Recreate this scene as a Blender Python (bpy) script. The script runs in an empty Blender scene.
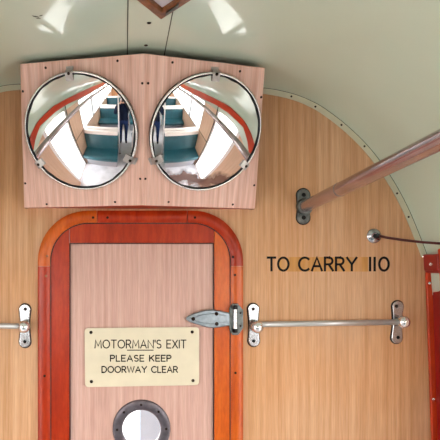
import bpy, bmesh, math, random
from mathutils import Vector, Matrix
random.seed(4)
SC = bpy.context.scene
COL = SC.collection
PI = math.pi

# ------------------------------------------------------------------ camera frame of reference
D = 2.167                      # distance of the camera from the end wall (y = 0)
CX, CZ = -0.068, 1.61          # camera position
K = 0.004 / D
def on_y(px, py, y=0.0):       # point at depth y
    t = D + y
    return Vector((CX + (px - 125) * K * t, y, CZ + (264 - py) * K * t))
def wx(px): return (px - 142) * 0.004
def wz(py): return CZ + (264 - py) * 0.004

# ------------------------------------------------------------------ materials
def new_mat(name):
    m = bpy.data.materials.new(name); m.use_nodes = True
    nt = m.node_tree; b = nt.nodes['Principled BSDF']
    return m, nt, b
def setin(b, k, v):
    if k in b.inputs: b.inputs[k].default_value = v
def simple(name, col, rough=.5, metal=0., coat=0., noise=0., nscale=30., bump=0.):
    m, nt, b = new_mat(name)
    b.inputs['Base Color'].default_value = (*col, 1); b.inputs['Roughness'].default_value = rough
    b.inputs['Metallic'].default_value = metal
    setin(b, 'Coat Weight', coat); setin(b, 'Coat Roughness', .06)
    if noise or bump:
        tc = nt.nodes.new('ShaderNodeTexCoord'); n = nt.nodes.new('ShaderNodeTexNoise')
        n.inputs['Scale'].default_value = nscale; n.inputs['Detail'].default_value = 4
        nt.links.new(tc.outputs['Object'], n.inputs['Vector'])
        if noise:
            r = nt.nodes.new('ShaderNodeValToRGB')
            r.color_ramp.elements[0].position = .3; r.color_ramp.elements[1].position = .7
            r.color_ramp.elements[0].color = (*[c * (1 - noise) for c in col], 1)
            r.color_ramp.elements[1].color = (*[min(1, c * (1 + noise)) for c in col], 1)
            nt.links.new(n.outputs['Fac'], r.inputs['Fac']); nt.links.new(r.outputs['Color'], b.inputs['Base Color'])
        if bump:
            bp = nt.nodes.new('ShaderNodeBump'); bp.inputs['Strength'].default_value = bump; bp.inputs['Distance'].default_value = .002
            nt.links.new(n.outputs['Fac'], bp.inputs['Height']); nt.links.new(bp.outputs['Normal'], b.inputs['Normal'])
    return m
def grain(name, dark, mid, light, sx=55., sz=1.3, rough=.42, coat=0., contrast=.22, warm=None, bright=1., sy=None):
    """upright wood grain: noise squeezed across x and y, stretched along z"""
    m, nt, b = new_mat(name)
    tc = nt.nodes.new('ShaderNodeTexCoord'); mp = nt.nodes.new('ShaderNodeMapping')
    mp.inputs['Scale'].default_value = (sx, sy or sx, sz)
    n = nt.nodes.new('ShaderNodeTexNoise'); n.inputs['Scale'].default_value = 1.; n.inputs['Detail'].default_value = 5; n.inputs['Roughness'].default_value = .62
    nt.links.new(tc.outputs['Object'], mp.inputs['Vector']); nt.links.new(mp.outputs['Vector'], n.inputs['Vector'])
    r = nt.nodes.new('ShaderNodeValToRGB')
    r.color_ramp.elements[0].position = .5 - contrast; r.color_ramp.elements[0].color = (*dark, 1)
    r.color_ramp.elements[1].position = .5 + contrast; r.color_ramp.elements[1].color = (*light, 1)
    e = r.color_ramp.elements.new(.5); e.color = (*mid, 1)
    nt.links.new(n.outputs['Fac'], r.inputs['Fac'])
    out = r.outputs['Color']
    # fine second grain
    mp2 = nt.nodes.new('ShaderNodeMapping'); mp2.inputs['Scale'].default_value = (sx * 5, (sy or sx) * 5, sz * 9)
    n2 = nt.nodes.new('ShaderNodeTexNoise'); n2.inputs['Scale'].default_value = 1.; n2.inputs['Detail'].default_value = 2
    nt.links.new(tc.outputs['Object'], mp2.inputs['Vector']); nt.links.new(mp2.outputs['Vector'], n2.inputs['Vector'])
    mr = nt.nodes.new('ShaderNodeMapRange'); mr.inputs['To Min'].default_value = .9 * bright; mr.inputs['To Max'].default_value = 1.1 * bright
    mr.inputs['From Min'].default_value = .3; mr.inputs['From Max'].default_value = .7
    nt.links.new(n2.outputs['Fac'], mr.inputs['Value'])
    mx = nt.nodes.new('ShaderNodeVectorMath'); mx.operation = 'SCALE'
    nt.links.new(out, mx.inputs[0]); nt.links.new(mr.outputs['Result'], mx.inputs['Scale'])
    out = mx.outputs['Vector']
    if warm:                   # aged patches
        n3 = nt.nodes.new('ShaderNodeTexNoise'); n3.inputs['Scale'].default_value = 2.2; n3.inputs['Detail'].default_value = 1
        nt.links.new(tc.outputs['Object'], n3.inputs['Vector'])
        mr3 = nt.nodes.new('ShaderNodeMapRange'); mr3.inputs['From Min'].default_value = .4; mr3.inputs['From Max'].default_value = .65
        mr3.inputs['To Max'].default_value = .55
        nt.links.new(n3.outputs['Fac'], mr3.inputs['Value'])
        mm = nt.nodes.new('ShaderNodeMix'); mm.data_type = 'RGBA'; mm.blend_type = 'MULTIPLY'
        nt.links.new(mr3.outputs['Result'], mm.inputs[0]); nt.links.new(out, mm.inputs[6]); mm.inputs[7].default_value = (*warm, 1)
        out = mm.outputs[2]
    nt.links.new(out, b.inputs['Base Color'])
    b.inputs['Roughness'].default_value = rough
    setin(b, 'Coat Weight', coat); setin(b, 'Coat Roughness', .1)
    return m

M = {}
M['laminate'] = grain('tan_wood_laminate', (.46, .235, .105), (.565, .320, .172), (.64, .395, .240), warm=(1.03, .87, .68), sx=70, rough=.45, contrast=.20)
M['pink'] = grain('pink_wood_laminate', (.48, .27, .215), (.565, .345, .285), (.63, .41, .35), sx=65, sy=1.3, rough=.4, contrast=.20)
M['board'] = grain('pink_board_laminate', (.56, .305, .225), (.69, .42, .335), (.79, .54, .455), sx=60, sy=1.3, rough=.4, contrast=.20)
M['side'] = grain('pale_tan_side_laminate', (.55, .33, .22), (.64, .41, .29), (.69, .47, .35), sx=40, rough=.4)
M['edge'] = simple('laminate_edge', (.40, .22, .13), .6)
M['red_wood'] = grain('red_varnished_wood', (.25, .014, .0015), (.36, .026, .003), (.46, .046, .005), sx=30, sz=4, rough=.3, coat=.05, contrast=.25)
M['orange_wood'] = grain('orange_varnished_wood', (.40, .055, .004), (.52, .090, .007), (.60, .13, .014), sx=30, sz=4, rough=.3, coat=.05, contrast=.25)
M['red_paint'] = simple('red_paint', (.27, .008, .008), .3, coat=.15, noise=.12, nscale=8)
M['cantrail'] = simple('orange_red_paint', (.50, .045, .010), .3, coat=.1, noise=.15, nscale=6)
M['ceiling'] = simple('cream_gloss_paint', (.545, .645, .525), .38, coat=1., noise=.03, nscale=3)
M['ceiling'].node_tree.nodes['Principled BSDF'].inputs['Coat Roughness'].default_value = .05
M['trim'] = simple('cream_trim', (.60, .58, .42), .4, coat=.2, noise=.05, nscale=20)
M['joint'] = simple('dark_joint', (.05, .06, .04), .8)
M['chrome'] = simple('polished_chrome', (.80, .79, .78), .16, .85)
M['rim'] = simple('bright_rim_metal', (.66, .64, .62), .22, .75, noise=.12, nscale=25)
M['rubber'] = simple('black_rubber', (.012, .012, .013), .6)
M['cast'] = simple('cast_bracket_metal', (.40, .40, .41), .17, .95, noise=.10, nscale=60)
M['darkcast'] = simple('worn_dark_metal', (.13, .14, .135), .34, .8, noise=.35, nscale=60)
M['clip'] = simple('grey_clip_metal', (.40, .37, .35), .32, .5, noise=.2, nscale=60)
M['hinge'] = simple('grey_hinge_metal', (.25, .285, .31), .28, .85, noise=.2, nscale=50)
M['steel'] = simple('brushed_steel', (.50, .49, .48), .3, .55)
M['grab'] = simple('worn_brown_grab_pole', (.46, .375, .39), .20, .85, noise=.14, nscale=9)
M['screw'] = simple('dark_screw', (.025, .014, .010), .6, 0.)
M['brass'] = simple('dull_brass_screw', (.30, .16, .07), .4, .8)
M['seal_and_shadow_line'] = simple('dark_red_bead_and_shadow', (.045, .006, .004), .5)  # dark red for the door's painted shadow gap and the panel bead
M['hole'] = simple('black_recess', (.01, .01, .01), .8)
M['ring'] = simple('gunmetal_ring', (.13, .11, .125), .36, .6, noise=.25, nscale=40)
M['plate'] = simple('cream_enamel_plate', (.68, .60, .44), .35, coat=.2, noise=.04, nscale=14)
M['ink'] = simple('dark_ink', (.015, .012, .008), .6)
M['black_ink'] = simple('black_paint', (.010, .008, .008), .5)
M['old_varnish'] = grain('old_varnish_patch', (.46, .20, .045), (.53, .25, .065), (.57, .29, .12), sx=14, sz=1, rough=.4, contrast=.15)
M['cord'] = simple('dark_red_cord', (.085, .016, .014), .4)
M['teal'] = simple('teal_leathercloth', (.012, .078, .105), .42, coat=.15, noise=.12, nscale=7)
M['white_cloth'] = simple('pinkish_white_vinyl', (.78, .70, .68), .5)
M['seat_base'] = simple('grey_seat_base', (.30, .30, .33), .5)
M['floor'] = simple('pale_lino', (.58, .57, .62), .28, coat=.3, noise=.12, nscale=5)
M['frame_paint'] = simple('white_door_paint', (.80, .74, .74), .4)
M['mullion'] = simple('aluminium_mullion', (.40, .39, .40), .35, .5)
M['diffuser'] = simple('lilac_diffuser', (.52, .49, .53), .45)
M['lampwood'] = grain('brown_lamp_wood', (.10, .030, .010), (.17, .058, .018), (.26, .10, .04), sx=40, sz=6, rough=.35, coat=.2)
M['ground'] = simple('pale_concrete', (.55, .55, .54), .8, noise=.08, nscale=1.2)
M['cab'] = simple('blue_grey_cab_paint', (.24, .36, .50), .5, noise=.1, nscale=6)
M['jacket'] = simple('navy_jacket', (.008, .012, .03), .8, noise=.2, nscale=12)
M['jeans'] = simple('blue_jeans', (.02, .035, .11), .8, noise=.2, nscale=30)
M['skin'] = simple('skin', (.55, .30, .21), .55)
M['hair'] = simple('brown_hair', (.06, .03, .015), .7, noise=.3, nscale=40)
M['shoe'] = simple('black_shoe', (.01, .01, .01), .5)
M['camera'] = simple('black_camera_body', (.012, .012, .013), .45)

def mirror_mat(name, grime):
    m, nt, b = new_mat(name)
    b.inputs['Base Color'].default_value = (.93, .94, .94, 1); b.inputs['Metallic'].default_value = 1; b.inputs['Roughness'].default_value = .012
    if grime:                  # worn silvering along the lower edge
        tc = nt.nodes.new('ShaderNodeTexCoord'); sp = nt.nodes.new('ShaderNodeSeparateXYZ')
        nt.links.new(tc.outputs['Object'], sp.inputs[0])
        n = nt.nodes.new('ShaderNodeTexNoise'); n.inputs['Scale'].default_value = 22.; n.inputs['Detail'].default_value = 5
        nt.links.new(tc.outputs['Object'], n.inputs['Vector'])
        x2 = nt.nodes.new('ShaderNodeMath'); x2.operation = 'MULTIPLY_ADD'      # y + .55*noise*.1
        nt.links.new(n.outputs['Fac'], x2.inputs[0]); x2.inputs[1].default_value = .085; nt.links.new(sp.outputs['Y'], x2.inputs[2])
        mr = nt.nodes.new('ShaderNodeMapRange'); nt.links.new(x2.outputs[0], mr.inputs['Value'])
        mr.inputs['From Min'].default_value = -.090; mr.inputs['From Max'].default_value = -.112
        mr.inputs['To Min'].default_value = 0; mr.inputs['To Max'].default_value = grime
        lo = nt.nodes.new('ShaderNodeMapRange'); nt.links.new(x2.outputs[0], lo.inputs['Value'])
        lo.inputs['From Min'].default_value = -.150; lo.inputs['From Max'].default_value = -.132
        lo.inputs['To Min'].default_value = .35; lo.inputs['To Max'].default_value = 1
        mu = nt.nodes.new('ShaderNodeMath'); mu.operation = 'MULTIPLY'
        nt.links.new(mr.outputs[0], mu.inputs[0]); nt.links.new(lo.outputs[0], mu.inputs[1])
        d = nt.nodes.new('ShaderNodeBsdfDiffuse'); d.inputs[0].default_value = (.20, .105, .085, 1)
        mx = nt.nodes.new('ShaderNodeMixShader'); o = nt.nodes['Material Output']
        nt.links.new(mu.outputs[0], mx.inputs[0]); nt.links.new(b.outputs[0], mx.inputs[1]); nt.links.new(d.outputs[0], mx.inputs[2])
        nt.links.new(mx.outputs[0], o.inputs['Surface'])
    return m
M['mirror_l'] = mirror_mat('convex_mirror_silver', 0)
M['mirror_r'] = mirror_mat('convex_mirror_worn_silver', .95)
def glass_mat():
    m, nt, b = new_mat('clear_window_glass')
    t = nt.nodes.new('ShaderNodeBsdfTransparent'); g = nt.nodes.new('ShaderNodeBsdfGlossy'); g.inputs['Roughness'].default_value = .02
    t.inputs[0].default_value = (.97, .98, .98, 1)
    mx = nt.nodes.new('ShaderNodeMixShader'); mx.inputs[0].default_value = .05
    nt.links.new(t.outputs[0], mx.inputs[1]); nt.links.new(g.outputs[0], mx.inputs[2])
    nt.links.new(mx.outputs[0], nt.nodes['Material Output'].inputs['Surface'])
    return m
M['glass'] = glass_mat()

for k_, v_ in (('laminate', .22), ('pink', .3), ('board', .3), ('red_wood', .35), ('orange_wood', .35), ('ink', .08), ('black_ink', .08), ('screw', .12), ('hole', .1), ('old_varnish', .2), ('cantrail', .3), ('rubber', .2), ('jacket', .1), ('jeans', .1), ('cord', .3)):
    setin(M[k_].node_tree.nodes['Principled BSDF'], 'Specular IOR Level', v_)
# ------------------------------------------------------------------ object helpers
def link(o, parent=None):
    COL.objects.link(o)
    if parent is not None: o.parent = parent
    return o
def empty(name, loc=(0, 0, 0), label=None, cat=None, group=None, kind=None, parent=None):
    o = bpy.data.objects.new(name, None); o.location = loc; o.empty_display_size = .05
    link(o, parent); tag(o, label, cat, group, kind); return o
def tag(o, label=None, cat=None, group=None, kind=None):
    if label: o['label'] = label
    if cat: o['category'] = cat
    if group: o['group'] = group
    if kind: o['kind'] = kind
    return o
def build(name, bm, mat, parent=None, origin=(0, 0, 0), smooth=False, basis=None, bevel=0.):
    """verts of bm are in world space; they are moved into a local frame at origin (basis) minus the parent's location"""
    origin = Vector(origin)
    mw = Matrix.Translation(origin) @ (basis.to_4x4() if basis else Matrix.Identity(4))
    bm.transform(mw.inverted())
    bmesh.ops.recalc_face_normals(bm, faces=bm.faces)
    me = bpy.data.meshes.new(name); bm.to_mesh(me); bm.free()
    me.materials.append(mat if not isinstance(mat, str) else M[mat])
    o = bpy.data.objects.new(name, me); link(o, parent)
    if parent is not None:
        bpy_pm = world_of(parent)
        o.matrix_local = bpy_pm.inverted() @ mw
    else: o.matrix_local = mw
    if smooth:
        for p in me.polygons: p.use_smooth = True
        if smooth == 'auto':
            md = o.modifiers.new('edges', 'EDGE_SPLIT'); md.split_angle = math.radians(35)
    if bevel:
        b = o.modifiers.new('bevel', 'BEVEL'); b.width = bevel; b.segments = 3; b.limit_method = 'ANGLE'; b.angle_limit = math.radians(40)
    return o
def world_of(o):
    m = o.matrix_basis.copy(); p = o.parent
    while p is not None: m = p.matrix_basis @ m; p = p.parent
    return m
def NB(): return bmesh.new()
def thicken(bm, th):
    """give a flat sheet of faces in the xz plane a thickness th towards +y"""
    bmesh.ops.remove_doubles(bm, verts=bm.verts, dist=1e-5)
    fs = list(bm.faces); es = [e for e in bm.edges if len(e.link_faces) == 1]; mp = {}
    for v in list(bm.verts): mp[v] = bm.verts.new(v.co + Vector((0, th, 0)))
    for f in fs: bm.faces.new([mp[v] for v in f.verts][::-1])
    for e in es: a, b = e.verts; bm.faces.new((a, b, mp[b], mp[a]))
    return bm
def frame(n):
    n = Vector(n).normalized(); up = Vector((0, 0, 1)) if abs(n.z) < .95 else Vector((0, 1, 0))
    u = up.cross(n).normalized(); v = n.cross(u).normalized(); return u, v, n     # u right (seen from n), v up
def box(bm, x0, x1, y0, y1, z0, z1):
    vs = [bm.verts.new((x, y, z)) for x in (x0, x1) for y in (y0, y1) for z in (z0, z1)]
    for f in ((0, 1, 3, 2), (4, 6, 7, 5), (0, 4, 5, 1), (2, 3, 7, 6), (0, 2, 6, 4), (1, 5, 7, 3)): bm.faces.new([vs[i] for i in f])
    return bm
def prism(bm, pts, d):
    """closed polygon pts (Vectors) pushed by vector d"""
    a = [bm.verts.new(p) for p in pts]; b = [bm.verts.new(Vector(p) + Vector(d)) for p in pts]
    bm.faces.new(a); bm.faces.new(b[::-1]); n = len(pts)
    for i in range(n): bm.faces.new((a[i], b[i], b[(i + 1) % n], a[(i + 1) % n]))
    return bm
def tube(bm, pts, rs, seg=16, caps=True):
    pts = [Vector(p) for p in pts]
    if not hasattr(rs, '__len__'): rs = [rs] * len(pts)
    rings = []; u = None
    for i, p in enumerate(pts):
        t = (pts[min(i + 1, len(pts) - 1)] - pts[max(i - 1, 0)]).normalized()
        if u is None: u = t.orthogonal().normalized()
        else: u = (u - t * u.dot(t)).normalized()
        v = t.cross(u)
        rings.append([bm.verts.new(p + rs[i] * (math.cos(a) * u + math.sin(a) * v)) for a in [2 * PI * k / seg for k in range(seg)]])
    for A, B in zip(rings, rings[1:]):
        for k in range(seg): bm.faces.new((A[k], A[(k + 1) % seg], B[(k + 1) % seg], B[k]))
    if caps: bm.faces.new(rings[0][::-1]); bm.faces.new(rings[-1])
    return bm
def lathe(bm, c, n, prof, seg=32):
    """prof: list of (radius, height along n)"""
    u, v, n = frame(n); c = Vector(c); rings = []
    for r, h in prof:
        if r < 1e-6: rings.append([bm.verts.new(c + n * h)])
        else: rings.append([bm.verts.new(c + n * h + r * (math.cos(a) * u + math.sin(a) * v)) for a in [2 * PI * k / seg for k in range(seg)]])
    for A, B in zip(rings, rings[1:]):
        for k in range(seg):
            k2 = (k + 1) % seg
            if len(A) == 1 and len(B) == 1: continue
            if len(A) == 1: bm.faces.new((A[0], B[k], B[k2]))
            elif len(B) == 1: bm.faces.new((A[k], A[k2], B[0]))
            else: bm.faces.new((A[k], A[k2], B[k2], B[k]))
    return bm
def torus(bm, c, n, R, r, seg=64, s2=12):
    return lathe(bm, c, n, [(R + r * math.cos(2 * PI * k / s2), r * math.sin(2 * PI * k / s2)) for k in range(s2 + 1)], seg)
def ball(bm, c, r, n=(0, -1, 0)):
    return lathe(bm, c, n, [(r * math.sin(PI * k / 14), -r * math.cos(PI * k / 14)) for k in range(15)], 24)
def screw(parent, c, n, r=.0055, mat='screw', name='screw', slot=True):
    """domed round screw head; the slot is cut into the dome"""
    bm = NB(); lathe(bm, Vector(c) - Vector(n).normalized() * .002, n, [(r, 0), (r, .002), (r * .8, .0036), (r * .45, .0042), (r * .42, .003), (0, .003)], 14)
    return build(name, bm, mat, parent, c, True)
def capsule_plate(cx, cz, w, h, y0, th, waist=0., tilt=0., seg=10):
    """outline of a round-ended upright plate with a slightly waisted middle, on the wall plane"""
    r = w / 2; pts = []
    for k in range(seg + 1):
        a = PI * k / seg; pts.append((r * math.cos(a), h / 2 - r + r * math.sin(a)))
    for k in range(1, 8):
        t = k / 8; pts.append((-r + waist * math.sin(PI * t), (h / 2 - r) * (1 - 2 * t)))
    for k in range(seg + 1):
        a = PI + PI * k / seg; pts.append((r * math.cos(a), -(h / 2 - r) + r * math.sin(a)))
    for k in range(1, 8):
        t = k / 8; pts.append((r - waist * math.sin(PI * t), -(h / 2 - r) * (1 - 2 * t)))
    c, s = math.cos(tilt), math.sin(tilt)
    return [Vector((cx + x * c - z * s, y0, cz + x * s + z * c)) for x, z in pts]

# ------------------------------------------------------------------ stroke lettering
def arc(cx, cy, rx, ry, a0, a1, n=10):
    return [(cx + rx * math.cos(math.radians(a0 + (a1 - a0) * k / n)), cy + ry * math.sin(math.radians(a0 + (a1 - a0) * k / n))) for k in range(n + 1)]
G = {   # glyph: (width, strokes) in a cell of height 1
 'A': (.80, [[(0, 0), (.40, 1), (.80, 0)], [(.14, .34), (.66, .34)]]),
 'C': (.78, [arc(.46, .5, .46, .5, 48, 312, 20)]),
 'D': (.74, [[(0, 0), (0, 1), (.30, 1)] + arc(.30, .5, .44, .5, 90, -90, 12) + [(.30, 0), (0, 0)]]),
 'E': (.56, [[(.56, 1), (0, 1), (0, 0), (.56, 0)], [(0, .52), (.48, .52)]]),
 'I': (.0, [[(0, 0), (0, 1)]]), '1': (.0, [[(0, 0), (0, 1)]]),
 'K': (.66, [[(0, 0), (0, 1)], [(.62, 1), (.0, .40)], [(.22, .60), (.66, 0)]]),
 'L': (.52, [[(0, 1), (0, 0), (.52, 0)]]),
 'M': (.88, [[(0, 0), (.08, 1), (.44, .25), (.80, 1), (.88, 0)]]),
 'N': (.74, [[(0, 0), (0, 1), (.74, 0), (.74, 1)]]),
 'O': (.92, [arc(.46, .5, .46, .5, 0, 360, 26)]),
 '0': (.70, [arc(.35, .5, .35, .5, 0, 360, 26)]),
 'P': (.60, [[(0, 0), (0, 1), (.32, 1)] + arc(.32, .74, .28, .26, 90, -90, 10) + [(0, .48)]]),
 'R': (.64, [[(0, 0), (0, 1), (.32, 1)] + arc(.32, .74, .28, .26, 90, -90, 10) + [(0, .48)], [(.30, .48), (.64, 0)]]),
 'S': (.58, [arc(.29, .75, .27, .25, 40, 270, 12) + arc(.29, .25, .29, .25, 90, -140, 12)[1:]]),
 'T': (.70, [[(0, 1), (.70, 1)], [(.35, 1), (.35, 0)]]),
 'W': (1.1, [[(0, 1), (.27, 0), (.55, .95), (.83, 0), (1.1, 1)]]),
 'X': (.70, [[(0, 0), (.68, 1)], [(.02, 1), (.70, 0)]]),
 'Y': (.76, [[(0, 1), (.38, .48), (.76, 1)], [(.38, .48), (.38, 0)]]),
 "'": (.0, [[(0, 1), (0, .75)]]),
 ' ': (.34, []),
}
def stroke(bm, pts, w, org, h, sx, y0, th):
    P = [Vector((org[0] + x * h * sx, org[1] + z * h)) for x, z in pts]
    closed = (P[0] - P[-1]).length < 1e-5
    L, R_ = [], []
    n = len(P)
    for i, p in enumerate(P):
        a = P[i - 1] if i > 0 else (P[-2] if closed else None)
        b = P[i + 1] if i < n - 1 else (P[1] if closed else None)
        d1 = (p - a).normalized() if a is not None else None; d2 = (b - p).normalized() if b is not None else None
        if d1 is None: d1 = d2; p = p - (d2 * w * .35 if not closed else d2 * 0)
        if d2 is None: d2 = d1; p = p + (d1 * w * .35 if not closed else d1 * 0)
        n1 = Vector((-d1.y, d1.x)); n2 = Vector((-d2.y, d2.x)); m = n1 + n2
        m = m.normalized() if m.length > 1e-4 else n1
        s = min(1.6, 1 / max(.3, m.dot(n1)))
        L.append(p + m * w / 2 * s); R_.append(p - m * w / 2 * s)
    f = lambda q, y: bm.verts.new((q.x, y, q.y))
    A = [f(q, y0 - th) for q in L]; B = [f(q, y0 - th) for q in R_]; A2 = [f(q, y0) for q in L]; B2 = [f(q, y0) for q in R_]
    for i in range(n - 1):
        bm.faces.new((A[i], A[i + 1], B[i + 1], B[i])); bm.faces.new((A2[i], A2[i + 1], A[i + 1], A[i])); bm.faces.new((B[i], B[i + 1], B2[i + 1], B2[i]))
def lettering(name, text, x0, x1, z0, h, w, y0, mat, parent=None, gap=.26, th=.0008):
    tot = 0
    for i, c in enumerate(text): tot += G[c][0] + (gap if i < len(text) - 1 else 0)
    sx = (x1 - x0) / (tot * h)
    bm = NB(); x = 0
    for c in text:
        for s in G[c][1]: stroke(bm, [(x + a, b) for a, b in s], w, (x0, z0), h, sx, y0, th)
        x = x + G[c][0] + gap
    return build(name, bm, mat, parent, ((x0 + x1) / 2, y0, z0))

# ------------------------------------------------------------------ the end wall
ARC = [(142, 89), (175, 89.3), (205, 90), (235, 91.4), (265, 94), (280, 96.5), (295, 100.5), (309, 106.3), (322, 113.8), (342.5, 129.5), (364, 150.5),
       (384, 177), (400, 205), (411.5, 231), (421.6, 257)]
def spline(pts, n=6):
    out = []
    for i in range(len(pts) - 1):
        p0 = pts[max(i - 1, 0)]; p1 = pts[i]; p2 = pts[i + 1]; p3 = pts[min(i + 2, len(pts) - 1)]
        for k in range(n):
            t = k / n
            out.append(tuple(.5 * (2 * b + (c - a) * t + (2 * a - 5 * b + 4 * c - d) * t * t + (3 * b - a - 3 * c + d) * t ** 3) for a, b, c, d in zip(p0, p1, p2, p3)))
    out.append(pts[-1]); return out
AR = [(wx(a), wz(b)) for a, b in spline(ARC)]
def leftlift(x):              # the roof line sits a shade higher on the left
    return .02 * max(0, min(1, (x - .25) / .3)) * max(0, min(1, (1.0 - x) / .3))
AL = [(-x, z + leftlift(x)) for x, z in AR[1:]]
ARCH = AL[::-1] + AR                                     # left foot -> crown -> right foot
def arch_top(x):
    if x <= ARCH[0][0] or x >= ARCH[-1][0]: return ARCH[0][1]
    for (xa, za), (xb, zb) in zip(ARCH, ARCH[1:]):
        if xa <= x <= xb: return za + (zb - za) * (x - xa) / max(1e-6, xb - xa)
DOOR_L, DOOR_R, DOOR_T = wx(57), wx(225), wz(229)
bm = NB()
xs = sorted(set([-1.22, 1.22, DOOR_L, DOOR_R, ARCH[0][0] - .0005, ARCH[-1][0] + .0005] + [a for a, _ in ARCH]))
for xa, xb in zip(xs, xs[1:]):
    if xb - xa < 1e-5: continue
    zb = DOOR_T if DOOR_L - 1e-6 <= (xa + xb) / 2 <= DOOR_R else 0.
    vs = [bm.verts.new(p) for p in ((xa, 0, zb), (xb, 0, zb), (xb, 0, arch_top(xb - 1e-7)), (xa, 0, arch_top(xa + 1e-7)))]
    bm.faces.new(vs)
thicken(bm, .022)
wall_front = build('wall_front', bm, 'laminate'); tag(wall_front, kind='structure', label='tan wood grain end wall with arched top')

# cream trim along the arch, with its screws
def offs(path, d):
    out = []
    for i, (x, z) in enumerate(path):
        a = path[max(0, i - 1)]; b = path[min(len(path) - 1, i + 1)]
        t = Vector((b[0] - a[0], b[1] - a[1])).normalized(); out.append((x - t.y * d, z + t.x * d))
    return out
A1 = offs(ARCH, -.001); A2 = offs(ARCH, .0205)
bm = NB()
for i in range(len(ARCH) - 1):
    q = [Vector((A1[i][0], -.005, A1[i][1])), Vector((A1[i + 1][0], -.005, A1[i + 1][1])), Vector((A2[i + 1][0], -.005, A2[i + 1][1])), Vector((A2[i][0], -.005, A2[i][1]))]
    vs = [bm.verts.new(p) for p in q]; vb = [bm.verts.new(p + Vector((0, .012, 0))) for p in q]
    bm.faces.new(vs); bm.faces.new((vs[0], vb[0], vb[1], vs[1])); bm.faces.new((vs[3], vs[2], vb[2], vb[3]))
bmesh.ops.remove_doubles(bm, verts=bm.verts, dist=1e-5)
trim = build('trim_1', bm, 'trim'); tag(trim, 'cream screwed trim strip following the arched top of the end wall', kind='structure')
for px, py in ((291, 96.8), (315, 107), (341, 125.2), (364, 146.5), (396.5, 193.5), (408, 217), (418, 241.5)):
    for s in (1, -1): screw(trim, (s * wx(px), -.005, wz(py) + (leftlift(wx(px)) if s < 0 else 0)), (0, -1, 0), .0042)
bm = NB(); A3 = offs(ARCH, .0205); A4 = offs(ARCH, .0235)
for i in range(len(ARCH) - 1):
    vs = [bm.verts.new((a[0], -.0052, a[1])) for a in (A3[i], A3[i + 1], A4[i + 1], A4[i])]; bm.faces.new(vs)
o = build('joint_line', bm, 'joint', trim)

# ------------------------------------------------------------------ ceiling (lofted, widens away from the wall)
P0 = offs(ARCH, .0225); N = len(P0)
def cabin_profile(i):
    a = PI * (1 - i / (N - 1)); c, s = math.cos(a), math.sin(a)
    x0_, z0_ = P0[i]
    x = 1.15 * (abs(c) ** .80) * (1 if c > 0 else -1); z = 1.92 + .43 * (abs(s) ** .85)
    # keep same lateral spacing as the wall arch
    f = x0_ / P0[-1][0]; x = 1.15 * f
    z = 1.88 + .442 * (max(0, 1 - abs(f) ** 2.6)) ** (1 / 1.7)
    return x, z
def sm(t): t = max(0, min(1, t)); return t * t * (3 - 2 * t)
def ceil_pt(i, y):
    t = sm(-y / .95); a = P0[i]; b = cabin_profile(i)
    return Vector((a[0] * (1 - t) + b[0] * t, y, a[1] * (1 - t) + b[1] * t))
ys = [0.012, 0, -.06, -.12, -.2, -.28, -.36, -.45, -.55, -.65, -.75, -1, -2, -4, -6, -8.2]
bm = NB(); rows = []
for y in ys:
    L = [ceil_pt(i, y) for i in range(N)]
    rows.append([bm.verts.new(p) for p in [L[0] + Vector((-.012, 0, -.16))] + L + [L[-1] + Vector((.012, 0, -.16))]])
for A, B in zip(rows, rows[1:]):
    for i in range(N + 1): bm.faces.new((A[i], A[i + 1], B[i + 1], B[i]))
ceiling = build('ceiling', bm, 'ceiling', smooth=True); tag(ceiling, 'glossy cream arched ceiling', kind='structure')
md = ceiling.modifiers.new('s', 'SOLIDIFY'); md.thickness = .03
def ceil_z(x, y):
    best = None
    for i in range(N - 1):
        a = ceil_pt(i, y); b = ceil_pt(i + 1, y)
        if a.x <= x <= b.x: return a.z + (b.z - a.z) * (x - a.x) / (b.x - a.x)
    return 1.9
# solidify must grow upwards
md.offset = 1 if sum(p.normal.z for p in ceiling.data.polygons) > 0 else -1
for xs_ in (-.060, .067):     # the two long joints of the centre strip
    bm = NB(); pts = [(-.02 - .12 * k) for k in range(40)]
    for ya, yb in zip(pts, pts[1:]):
        vs = [bm.verts.new(p) for p in ((xs_ - .0017, ya, ceil_z(xs_, ya) - .0012), (xs_ + .0017, ya, ceil_z(xs_, ya) - .0012), (xs_ + .0017, yb, ceil_z(xs_, yb) - .0012), (xs_ - .0017, yb, ceil_z(xs_, yb) - .0012))]
        bm.faces.new(vs)
    bmesh.ops.remove_doubles(bm, verts=bm.verts, dist=1e-5)
    build('joint_line', bm, 'joint', ceiling)
for px, py in ((149, 25.5), (146, 48.5)):
    d = Vector(((px - 125) * K, 1, (264 - py) * K)); t = (2.318 - CZ) / d.z; p = Vector((CX, -D, CZ)) + d * t; p.z = ceil_z(p.x, p.y)
    screw(ceiling, p, (0, 0, -1), .007)
# small chips in the paint near the left-hand highlight
for px, py, sx_, rot in ((35.5, 16, .011, .5), (41, 15, .007, -.6), (38.5, 18, .006, .1)):
    d = Vector(((px - 125) * K, 1, (264 - py) * K)); c0 = Vector((CX, -D, CZ)); t = .8
    while (c0 + d * t).z < ceil_z((c0 + d * t).x, (c0 + d * t).y) - .001 and t < 3: t += .002
    p = c0 + d * t; bm = NB()
    ring = [p + Vector((math.cos(a) * sx_ * (1 + .35 * random.random()) * math.cos(rot) , math.cos(a) * sx_ * math.sin(rot) + math.sin(a) * sx_ * .35, -.0016)) for a in [2 * PI * k / 9 for k in range(9)]]
    bm.faces.new([bm.verts.new(q) for q in ring]); build('paint_chip', bm, 'joint', ceiling)

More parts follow.
